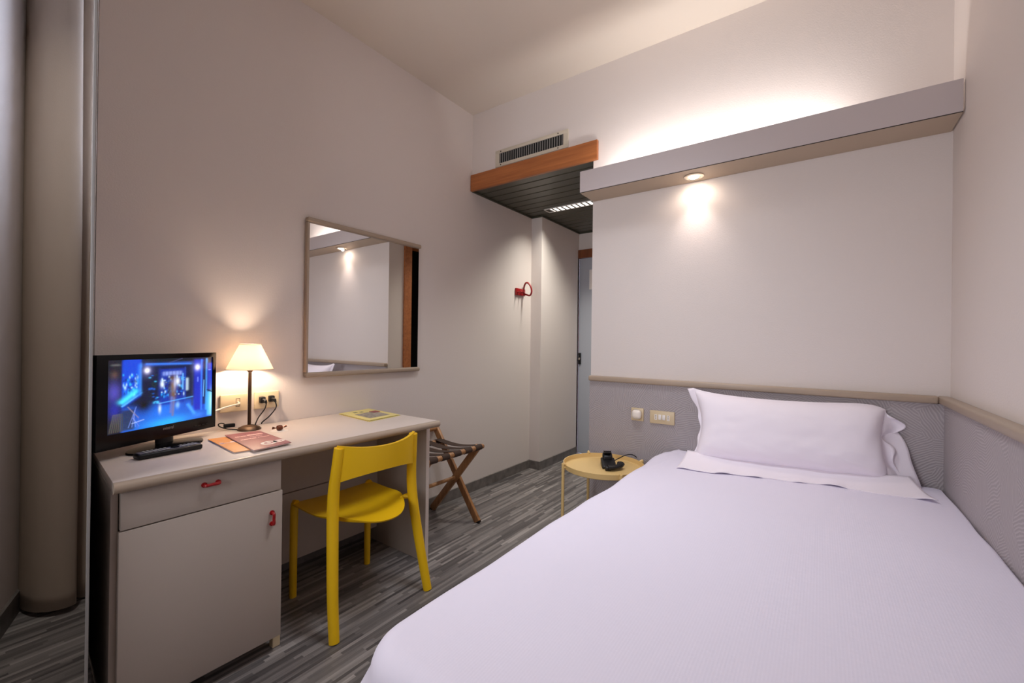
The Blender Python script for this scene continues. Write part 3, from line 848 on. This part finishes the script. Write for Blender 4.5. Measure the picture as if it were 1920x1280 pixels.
def back_s(side):
    def f(u, v):
        s = 2 * u - 1; zz = .594 + v * .138 + (.006 * abs(s) ** 3) * (2 * v - 1)
        y = -.150 - .058 * (1 - s * s) - .055 * (zz - .6)
        return (s * .190, y + (.0 if side else .016), zz + (1 - s * s) * (.020 * (1 - v) - .014 * v))
    return f
bm = shell(B(), back_s(1), back_s(0), 28, 8)
obj('backrest', bm, 'yellow', t, local=True, angle=60)
for s in (-1, 1):
    path = smooth_path([(s * .232, -.212, .0005), (s * .222, -.180, .15), (s * .208, -.150, .32), (s * .199, -.132, .45), (s * .195, -.130, .55), (s * .190, -.140, .64), (s * .186, -.150, .728)], 5)
    n_ = len(path); rad = [.0195 + .0035 * math.sin(PI * k / (n_ - 1)) for k in range(n_)]
    bm = tube(B(), path, rad, 16)
    tube(bm, [(s * .203, -.136, .405), (s * .199, -.128, .425), (s * .184, -.112, .427), (s * .155, -.098, .422)], [.012, .018, .013, .009], 10)
    obj('leg', bm, 'yellow', t, local=True, angle=50)
for s in (-1, 1):
    path = smooth_path([(s * .190, .212, .0005), (s * .190, .212, .2), (s * .190, .208, .40), (s * .187, .200, .421)], 4)
    n_ = len(path)
    obj('leg', tube(B(), path, [.0155 + .0025 * k / (n_ - 1) for k in range(n_)], 16), 'yellow', t, local=True, angle=50)

# ------------------------------------------------------------------ luggage rack
t = thing('luggage_rack', 'folding wooden luggage rack with brown straps beside the desk', 'luggage rack', (1.89, -.22, 0))
FX, BX = 2.125, 1.66
for xx in (FX, BX):
    bar_o = -.016 if xx == FX else .016
    l = obj('leg', bar(B(), (xx, -.412, .006), (xx, -.020, .565), .044, .022, (0, 1, 0)), 'wood_beech', t)
    obj('rubber_foot', bar(B(), (xx, -.418, .0), (xx, -.412, .012), .036, .019, (0, 1, 0), 0), 'black', l)
    l = obj('leg', bar(B(), (xx + bar_o * 1.4, -.022, .006), (xx + bar_o * 1.4, -.428, .497), .044, .022, (0, 1, 0)), 'wood_beech', t)
    obj('rubber_foot', bar(B(), (xx + bar_o * 1.4, -.017, .0), (xx + bar_o * 1.4, -.022, .012), .036, .019, (0, 1, 0), 0), 'black', l)
obj('front_rail', tube(B(), [(BX - .02, -.428, .490), (FX + .02, -.428, .490)], .016, 14), 'wood_beech', t)
obj('rear_rail', tube(B(), [(BX + .012, -.075, .478), (FX - .012, -.075, .478)], .014, 14), 'wood_beech', t)
obj('wall_rail', tube(B(), [(BX + .002, -.030, .560), (FX, -.030, .560)], .017, 14), 'wood_beech', t)
obj('stretcher', tube(B(), [(BX + .012, -.232, .262), (FX - .012, -.232, .262)], .012, 14), 'wood_beech', t)
for k in range(5):
    xc = FX - .030 - k * .098
    bm = B(); w = .030
    tube(bm, [(xc - w, -.428, .490), (xc + w, -.428, .490)], .0185, 14); tube(bm, [(xc - w, -.075, .478), (xc + w, -.075, .478)], .0165, 14)
    def stf(u, v, xc=xc, w=w):
        y = -.428 + u * .353; return (xc + (2 * v - 1) * w, y, .508 - .012 * u - .020 * math.sin(PI * u))
    def stb(u, v, xc=xc, w=w):
        x_, y_, z_ = stf(u, v); return (x_, y_, z_ - .003)
    shell(bm, stf, stb, 12, 1)
    obj('strap', bm, 'strap', t, angle=50)

# ------------------------------------------------------------------ round side table + telephone
tx, ty, tr, tz = 2.222, -1.226, .219, .503
t = thing('side_table', 'round sand coloured tray table between bed and corridor', 'side table', (tx, ty, 0))
obj('tray', lathe(B(), [(.002, tz - .030), (tr - .008, tz - .030), (tr - .002, tz - .026), (tr, tz), (tr - .004, tz), (tr - .006, tz - .023), (tr - .010, tz - .026), (.002, tz - .026)], (tx, ty, 0), 72), 'tan_metal', t, angle=30)
for a in (136, 46, 226, 316):
    a = math.radians(a)
    ex, ey = math.cos(a), math.sin(a)
    bm = B(); tube(bm, [(tx + ex * (tr + .011), ty + ey * (tr + .011), .0005), (tx + ex * (tr + .011), ty + ey * (tr + .011), tz + .004)], .0085, 14)
    tube(bm, [(tx + ex * (tr - .002), ty + ey * (tr - .002), tz - .016), (tx + ex * (tr + .006), ty + ey * (tr + .006), tz - .016)], .007, 10)
    tube(bm, [(tx + ex * (tr - .006), ty + ey * (tr - .006), tz - .002), (tx + ex * (tr + .014), ty + ey * (tr + .014), tz + .006)], .006, 10)
    obj('leg', bm, 'tan_metal', t)
bm = B()
tube(bm, [(tx + .15, ty + .15, .10), (tx - .15, ty - .15, .10)], .006, 8); 
bm.free()
pz = tz - .0255
t = thing('telephone', 'black desk telephone standing on the round tray table', 'telephone', (2.262, -1.234, pz), math.radians(0))
phx, phy = 2.262, -1.234
fwd = Vector((-.86, -.51, 0)); sd = Vector((.51, -.86, 0))     # towards the viewer / to the viewer's right
def P(f, s, z): return tuple(Vector((phx, phy, pz)) + fwd * f * .9 + sd * s * .86 + Vector((0, 0, z * .84)))
bm = B()
def slab(bm, f0, f1, s0, s1, zb, zt0, zt1, bev=.006):
    tb = bmesh.new()
    vs = [tb.verts.new(P(f, s, z)) for f, s, z in ((f0, s0, zb), (f1, s0, zb), (f1, s1, zb), (f0, s1, zb), (f0, s0, zt0), (f1, s0, zt1), (f1, s1, zt1), (f0, s1, zt0))]
    for idx in ((0, 1, 2, 3), (4, 5, 6, 7), (0, 1, 5, 4), (1, 2, 6, 5), (2, 3, 7, 6), (3, 0, 4, 7)): tb.faces.new([vs[i] for i in idx])
    bmesh.ops.recalc_face_normals(tb, faces=tb.faces)
    bmesh.ops.bevel(tb, geom=tb.edges[:], offset=bev, segments=3, affect='EDGES', profile=.5)
    merge(bm, tb); return bm
slab(bm, -.035, .070, -.042, .048, .0006, .050, .018); slab(bm, -.045, -.005, -.030, .034, .010, .088, .060, .01)
obj('base', bm, 'black', t)
bm = B()
tube(bm, smooth_path([P(.098, -.012, .020), P(.092, .030, .022), P(.070, .064, .026), P(.035, .078, .028)], 5), [.016 + .005 * abs(k / 7.5 - 1) for k in range(16)], 12, squash=((0, 0, 1), .7))
slab(bm, .025, .050, .055, .092, .0065, .045, .040, .008); slab(bm, .085, .112, -.030, .008, .0008, .030, .026, .008)
obj('handset', bm, 'black', t)
obj('hook', slab(B(), -.040, -.010, -.022, .026, .088, .0925, .078, .003), 'black_gloss', t)
obj('cord', tube(B(), smooth_path([P(-.03, .048, .030), P(-.06, .085, .040), P(-.09, .130, .052), P(-.12, .175, .050), P(-.16, .22, .020)], 6), .0025, 8), 'black', t)

# ------------------------------------------------------------------ bed
bx0, bx1, by0, by1, bz = .494, 2.468, YR + .024, -1.462, .585
t = thing('bed', 'wide bed with white spread against headboard and right wall', 'bed', ((bx0 + bx1) / 2, (by0 + by1) / 2, 0))
obj('base', box(B(), bx0 + .06, bx1 - .01, by0 + .04, by1 - .06, .06, .30, .01), 'seam', t)
for xx in (bx0 + .12, bx1 - .12):
    for yy in (by0 + .12, by1 - .14): obj('leg', tube(B(), [(xx, yy, 0), (xx, yy, .07)], .025, 12), 'black', t)
obj('mattress', box(B(), bx0 + .085, bx1 - .012, by0 + .03, by1 - .085, .301, .560, .03, 3), 'white', t)
def bedspread():
    bm = B()
    cr = .060                                          # corner radius in plan
    core = (bx0 + cr, bx1 - .05, by0 + .03, by1 - cr)
    # boundary of the flat top, counter clockwise, with outward normals
    bd = []
    def arc(cx_, cy_, r_, a0, a1, n_):
        for k in range(n_): a = a0 + (a1 - a0) * k / n_; bd.append((cx_ + r_ * math.cos(a), cy_ + r_ * math.sin(a), math.cos(a), math.sin(a)))
    def seg(x0, y0, x1, y1, nx, ny, n_):
        for k in range(n_): f = k / n_; bd.append((x0 + (x1 - x0) * f, y0 + (y1 - y0) * f, nx, ny))
    re = .055                                         # edge rolling radius
    X0, X1, Y0, Y1 = bx0 + re, bx1 - .012, by0 + .012, by1 - re
    seg(X0 + cr, Y1, X0 + cr, Y1, 0, 1, 0)
    arc(X0 + cr, Y1 - cr, cr, PI / 2, PI, 16)
    seg(X0, Y1 - cr, X0, Y0 + .03, -1, 0, 40)
    arc(X0 + .03, Y0 + .03, .03, PI, 1.5 * PI, 6)
    seg(X0 + .03, Y0, X1 - .02, Y0, 0, -1, 60)
    arc(X1 - .02, Y0 + .02, .02, 1.5 * PI, 2 * PI, 5)
    seg(X1, Y0 + .02, X1, Y1 - .06, 1, 0, 36)
    arc(X1 - .06, Y1 - .06, .06, 0, PI / 2, 8)
    seg(X1 - .06, Y1, X0 + cr, Y1, 0, 1, 70)
    cx_, cy_ = (X0 + X1) / 2, (Y0 + Y1) / 2
    n_ = len(bd)
    def top_z(x, y):
        z = bz + .006 * (noise.noise(Vector((x * 1.6, y * 1.8, 3.1))) )
        z += .0035 * noise.noise(Vector((x * 5, y * 3.0, 7.0)))
        e = min(1, max(0, (x - 1.9) / .5)) * math.exp(-((y + 1.50) / .12) ** 2)
        z += e * .006 * math.sin(y * 95 + x * 20)
        return z
    rings = []
    K = 26
    for k in range(1, K + 1):
        f = (k / K) ** .75
        rg = []
        for (x, y, nx, ny) in bd:
            px_, py_ = cx_ + (x - cx_) * f, cy_ + (y - cy_) * f
            crown = -.010 * max(0, f - .75) / .25 * (1 if ny > .3 or nx < -.3 else .4)
            rg.append(bm.verts.new((px_, py_, top_z(px_, py_) + crown * f)))
        rings.append(rg)
    c = bm.verts.new((cx_, cy_, top_z(cx_, cy_)))
    # rolled edge then hanging side
    for k in range(1, 8):
        a = k / 7 * PI / 2
        rg = []
        for i, (x, y, nx, ny) in enumerate(bd):
            big = 1.0 if (ny > .05 or nx < -.05) else .22
            r_ = re * big
            if ny < -.5 or nx > .5: r_ = .010
            w = .010 * noise.noise(Vector((x * 5, y * 6, 1.0))) * math.sin(a)
            rg.append(bm.verts.new((x + nx * (r_ * math.sin(a) + w), y + ny * (r_ * math.sin(a) + w), top_z(x, y) - .010 * (1 if big == 1 else .4) - r_ * (1 - math.cos(a)))))
        rings.append(rg)
    last = [v.co.copy() for v in rings[-1]]
    for k in range(1, 11):
        rg = []
        for i, (x, y, nx, ny) in enumerate(bd):
            d = k / 10 * .40
            s_ = i / n_ * 60
            flare = 1 if (nx < -.05 or ny > .05) else 0
            w = flare * (.010 * d / .4 * math.sin(s_ * 2.3) + .02 * d / .4)
            if flare and nx < -.02 and ny > .02: w += .055 * min(1, d / .10) * (.75 + .25 * math.sin(math.atan2(ny, -nx) * 9))
            rg.append(bm.verts.new((last[i].x + nx * w, last[i].y + ny * w, last[i].z - d)))
        rings.append(rg)
    for i in range(n_): bm.faces.new((c, rings[0][i], rings[0][(i + 1) % n_]))
    for a, b_ in zip(rings, rings[1:]):
        for i in range(n_): bm.faces.new((a[i], b_[i], b_[(i + 1) % n_], a[(i + 1) % n_]))
    for v_ in bm.verts:                               # the spread is pulled a little aside towards the foot
        fx = min(1, max(0, (1.75 - v_.co.x) / 1.2)); fy = min(1, max(0, (v_.co.y + 2.2) / .7))
        v_.co.y += .013 * fx * fx * (3 - 2 * fx) * fy
    return bm
obj('bedspread', bedspread(), 'bed', t, angle=180)

# ------------------------------------------------------------------ pillow
def pillow():
    bm = B()
    A = Vector((2.270, -1.690, bz + .012)); Bp = Vector((2.375, -2.430, bz + .010)); up = Vector((.30, .02, 1)).normalized()
    ax = (Bp - A); W = ax.length; ax.normalize()
    nrm = ax.cross(up).normalized()
    if nrm.x > 0: nrm = -nrm                           # towards the foot of the bed
    flat = Vector((nrm.x, nrm.y, 0)).normalized()
    H, T = .335, .105
    def lay(s, w):
        """s across -1..1, w 0 bottom .. 1 top -> along, height, puff"""
        pu = max(0, 1 - abs(s) ** 5) ** .55
        pv = max(0, 1 - abs(2 * min(1, w * 1.02) - 1) ** 3.2) ** .6
        puff = pu * pv * (1.06 - .28 * w)
        waist = .022 * math.sin(PI * w) ** 1.5 * abs(s) ** 5
        along = .5 * W + s * (.5 * W - waist)
        ear = max(0, -s) ** 8 * w ** 6
        along -= ear * .030
        hgt = H * w - .018 * w ** 2 * math.cos(s * PI / 2) + .012 * w * ear * 1.5 - .030 * max(0, s) ** 10 * w ** 4
        return along, hgt, puff
    def wrinkle(s, w):
        r = .006 * noise.noise(Vector((s * 1.6 + 1.3, w * 2.4, 1.3))) + .003 * noise.noise(Vector((s * 5, w * 8, 2.7)))
        r += .006 * math.sin(w * 30 + s * 14) * max(0, 1 - w / .30) * (.5 + .5 * s)
        r += .005 * math.sin((s * 9 - w * 5) * 2.0) * max(0, abs(s) - .72) / .28
        return r
    def f_front(u, v):
        s, w = 2 * u - 1, v
        a, h, p = lay(s, w)
        return tuple(A + ax * a + up * h + nrm * (p * T + wrinkle(s, w) * (.3 + p) + .004))
    def f_back(u, v):
        a, h, p = lay(2 * u - 1, v)
        return tuple(A + ax * a + up * h - nrm * (p * .034))
    shell(bm, f_front, f_back, 72, 48)
    def sheet(fn, nu, nv, th=.0025):
        shell(bm, fn, lambda u, v: tuple(Vector(fn(u, v)) - nrm * th), nu, nv)
    # open end of the case on the right: front layer folded, rear layer standing behind
    def layer_front(u, v):                             # u outward, v up
        a, h, p = lay(1, v)
        ext = .044 + .024 * math.exp(-((v - .80) / .13) ** 2) - .030 * math.exp(-((v - .58) / .07) ** 2) + .01 * math.sin(v * 17)
        ext *= min(1, (1 - v) / .05 + .25) * (1 - .2 * (v < .1))
        fold = .016 * math.sin(u * 4.2 + v * 11) * u - .012 * u
        return tuple(A + ax * (a - .004 + u * ext) + up * (h - .035 * u * v ** 2) + nrm * (fold + .010 * (1 - u)))
    sheet(layer_front, 14, 40)
    def layer_rear(u, v):
        a, h, p = lay(1, v)
        ext = .10 * math.sin(min(1, (1 - v) / .6 + .12) * PI / 2) + .02 * (1 - v)
        return tuple(A + ax * (a - .01 + u * ext) + up * (h * .86 - .01 * u) - nrm * (.012 + .016 * u))
    sheet(layer_rear, 10, 32)
    # left seam with its flared corner
    def seam_left(u, v):
        a, h, p = lay(-1, v)
        ext = .012 + .020 * v ** 5 + .004 * math.sin(v * 23)
        return tuple(A + ax * (a + .004 - u * ext) + up * (h - .006 * u) + nrm * (.008 * (1 - u) - .004 + .005 * math.sin(v * 14) * u))
    sheet(seam_left, 6, 36)
    # lower hem lying forward on the spread
    def hem(u, v):
        s = 2 * u - 1
        start = .060 * max(0, 1 - abs(s) ** 6)
        ext = .150 + .018 * math.sin(u * 6 + 1) + .026 * abs(s) ** 6 + .022 * noise.noise(Vector((u * 9, 2.2, 0)))
        rip = .010 * max(0, math.sin(u * 29 + 1.3) * math.sin(u * 11)) * v ** 2 + .004 * math.sin(u * 13 + v * 6) * v * (1 - v)
        y_ = u * (W + .10) - .035 + .03 * s * v
        q = A + ax * y_ + flat * (start * .4 + ext * v)
        return (q.x, q.y, A.z - .010 + .042 * (1 - v) ** 2 + max(0, rip) + .004)
    shell(bm, hem, lambda u, v: (hem(u, v)[0], hem(u, v)[1], hem(u, v)[2] - .003), 80, 14)
    return bm
o = obj('pillow', pillow(), 'pillow', None, angle=180)
tag(o, 'white pillow leaning on the headboard with its hem lying on the bed', 'pillow')

# ------------------------------------------------------------------ lights
def light(name, kind, loc, energy, color, rot=(0, 0, 0), **kw):
    l = bpy.data.lights.new(name, kind); l.energy = energy; l.color = color
    for k, v in kw.items(): setattr(l, k, v)
    o = bpy.data.objects.new(name, l); COL.objects.link(o); o.location = loc; o.rotation_euler = rot
    return o
# fluorescent tube behind the front panel of the shelf, shining at the wall
q = Vector((.45, 0, .9)).to_track_quat('-Z', 'Y').to_euler()
light('shelf_tube_light', 'AREA', (2.350, -1.69, 2.105), 4.8, (1.0, .96, .94), q, shape='RECTANGLE', size=1.08, size_y=.03)
# halogen spot under the shelf
light('spot_light', 'SPOT', (2.434, py, SZ0 - .014), 0.8, (1.0, .82, .72), (0, math.radians(4), 0), spot_size=math.radians(172), spot_blend=.6, shadow_soft_size=.012)
light('spot_beam', 'SPOT', (2.430, py, SZ0 - .014), 6.5, (1.0, .86, .80), (0, math.radians(5), 0), spot_size=math.radians(84), spot_blend=1.0, shadow_soft_size=.015)
# table lamp bulb
# (its bulb is the lit mesh inside the shade)
# corridor strip
light('corridor_light', 'AREA', (3.25, -.60, ZO - .008), 9.5, (1.0, .96, .86), (0, 0, 0), shape='RECTANGLE', size=.09, size_y=.70, spread=math.radians(115))
# ceiling lamp added out of view to light the bed and room
t = thing('added_ceiling_lamp', 'round ceiling fill lamp added out of view', 'ceiling light', (1.45, -1.38, HC))
obj('canopy', lathe(B(), [(.20, -.012), (.20, -.0005)], (1.45, -1.38, HC), 40), 'white', t)
obj('diffuser', lathe(B(), [(.19, -.0125), (.18, -.04), (.12, -.065), (.003, -.075)], (1.45, -1.38, HC), 40), 'glow_disc', t)
light('ceiling_fill_light', 'AREA', (1.45, -1.38, HC - .085), 7.6, (.88, .92, 1.0), (0, 0, 0), shape='DISK', size=.6, spread=math.radians(104))

# unseen fill light added behind the camera, with a made-up window
light('rear_fill_light', 'AREA', (XF + .03, -1.15, 1.65), 11.0, (.93, .94, 1.0), (0, -PI / 2, 0), shape='RECTANGLE', size=1.3, size_y=.95, spread=math.radians(100))
bm = B(); wy0, wy1, wz0, wz1 = -1.66, -.64, .95, 2.35
box(bm, XF, XF + .02, wy0, wy0 + .04, wz0, wz1); box(bm, XF, XF + .02, wy1 - .04, wy1, wz0, wz1)
box(bm, XF, XF + .02, wy0 + .04, wy1 - .04, wz0, wz0 + .04); box(bm, XF, XF + .02, wy0 + .04, wy1 - .04, wz1 - .04, wz1)
struct('added_window', bm, 'white')  # frame added around the fill light, solid wall behind
struct('added_window_pane', box(B(), XF + .001, XF + .006, wy0 + .04, wy1 - .04, wz0 + .04, wz1 - .04), 'white')
# unseen ceiling lamp added to brighten the curtain and window niche
t = thing('added_downlight', 'small round fill light added in front of the window niche', 'ceiling light', (.02, -.45, HC))
obj('ring', lathe(B(), [(.085, -.0005), (.105, -.0005), (.105, -.010), (.085, -.010), (.085, -.0005)], (.02, -.45, HC), cap=False), 'white', t)
obj('diffuser', lathe(B(), [(.084, -.001), (.084, -.006), (.002, -.006)], (.02, -.45, HC)), 'glow_disc', t)
light('niche_fill_light', 'AREA', (.02, -.45, HC - .03), 6.0, (1.0, .96, .88), (0, 0, 0), shape='DISK', size=.16, spread=math.radians(130))

w = bpy.data.worlds.new('daylight'); SC.world = w; w.use_nodes = True
w.node_tree.nodes['Background'].inputs[0].default_value = (.62, .74, 1.0, 1)
w.node_tree.nodes['Background'].inputs[1].default_value = 9.0

# ------------------------------------------------------------------ camera
cam = bpy.data.cameras.new('camera'); co = bpy.data.objects.new('camera', cam); COL.objects.link(co)
R_ = Vector((.58318477, -.81224034, .01269487)); U_ = Vector((-.00935758, .00890944, .99991653)); F_ = Vector((.81228564, .58325488, .00240476))
mw = Matrix((R_, U_, -F_)).transposed().to_4x4(); mw.translation = (0, -2.19176882, 1.15944778)
co.matrix_world = mw
cam.sensor_width = 36.0; cam.lens = 805.5232 / 1920 * 36.0; cam.clip_start = .02
SC.camera = co
SC.view_settings.view_transform = 'Standard'; SC.view_settings.look = 'None'
SC.view_settings.exposure = 0.16; SC.view_settings.gamma = 1.0; SC.view_settings.use_curve_mapping = False
SC.cycles.max_bounces = 10; SC.cycles.diffuse_bounces = 6
SC.cycles.use_denoising = True
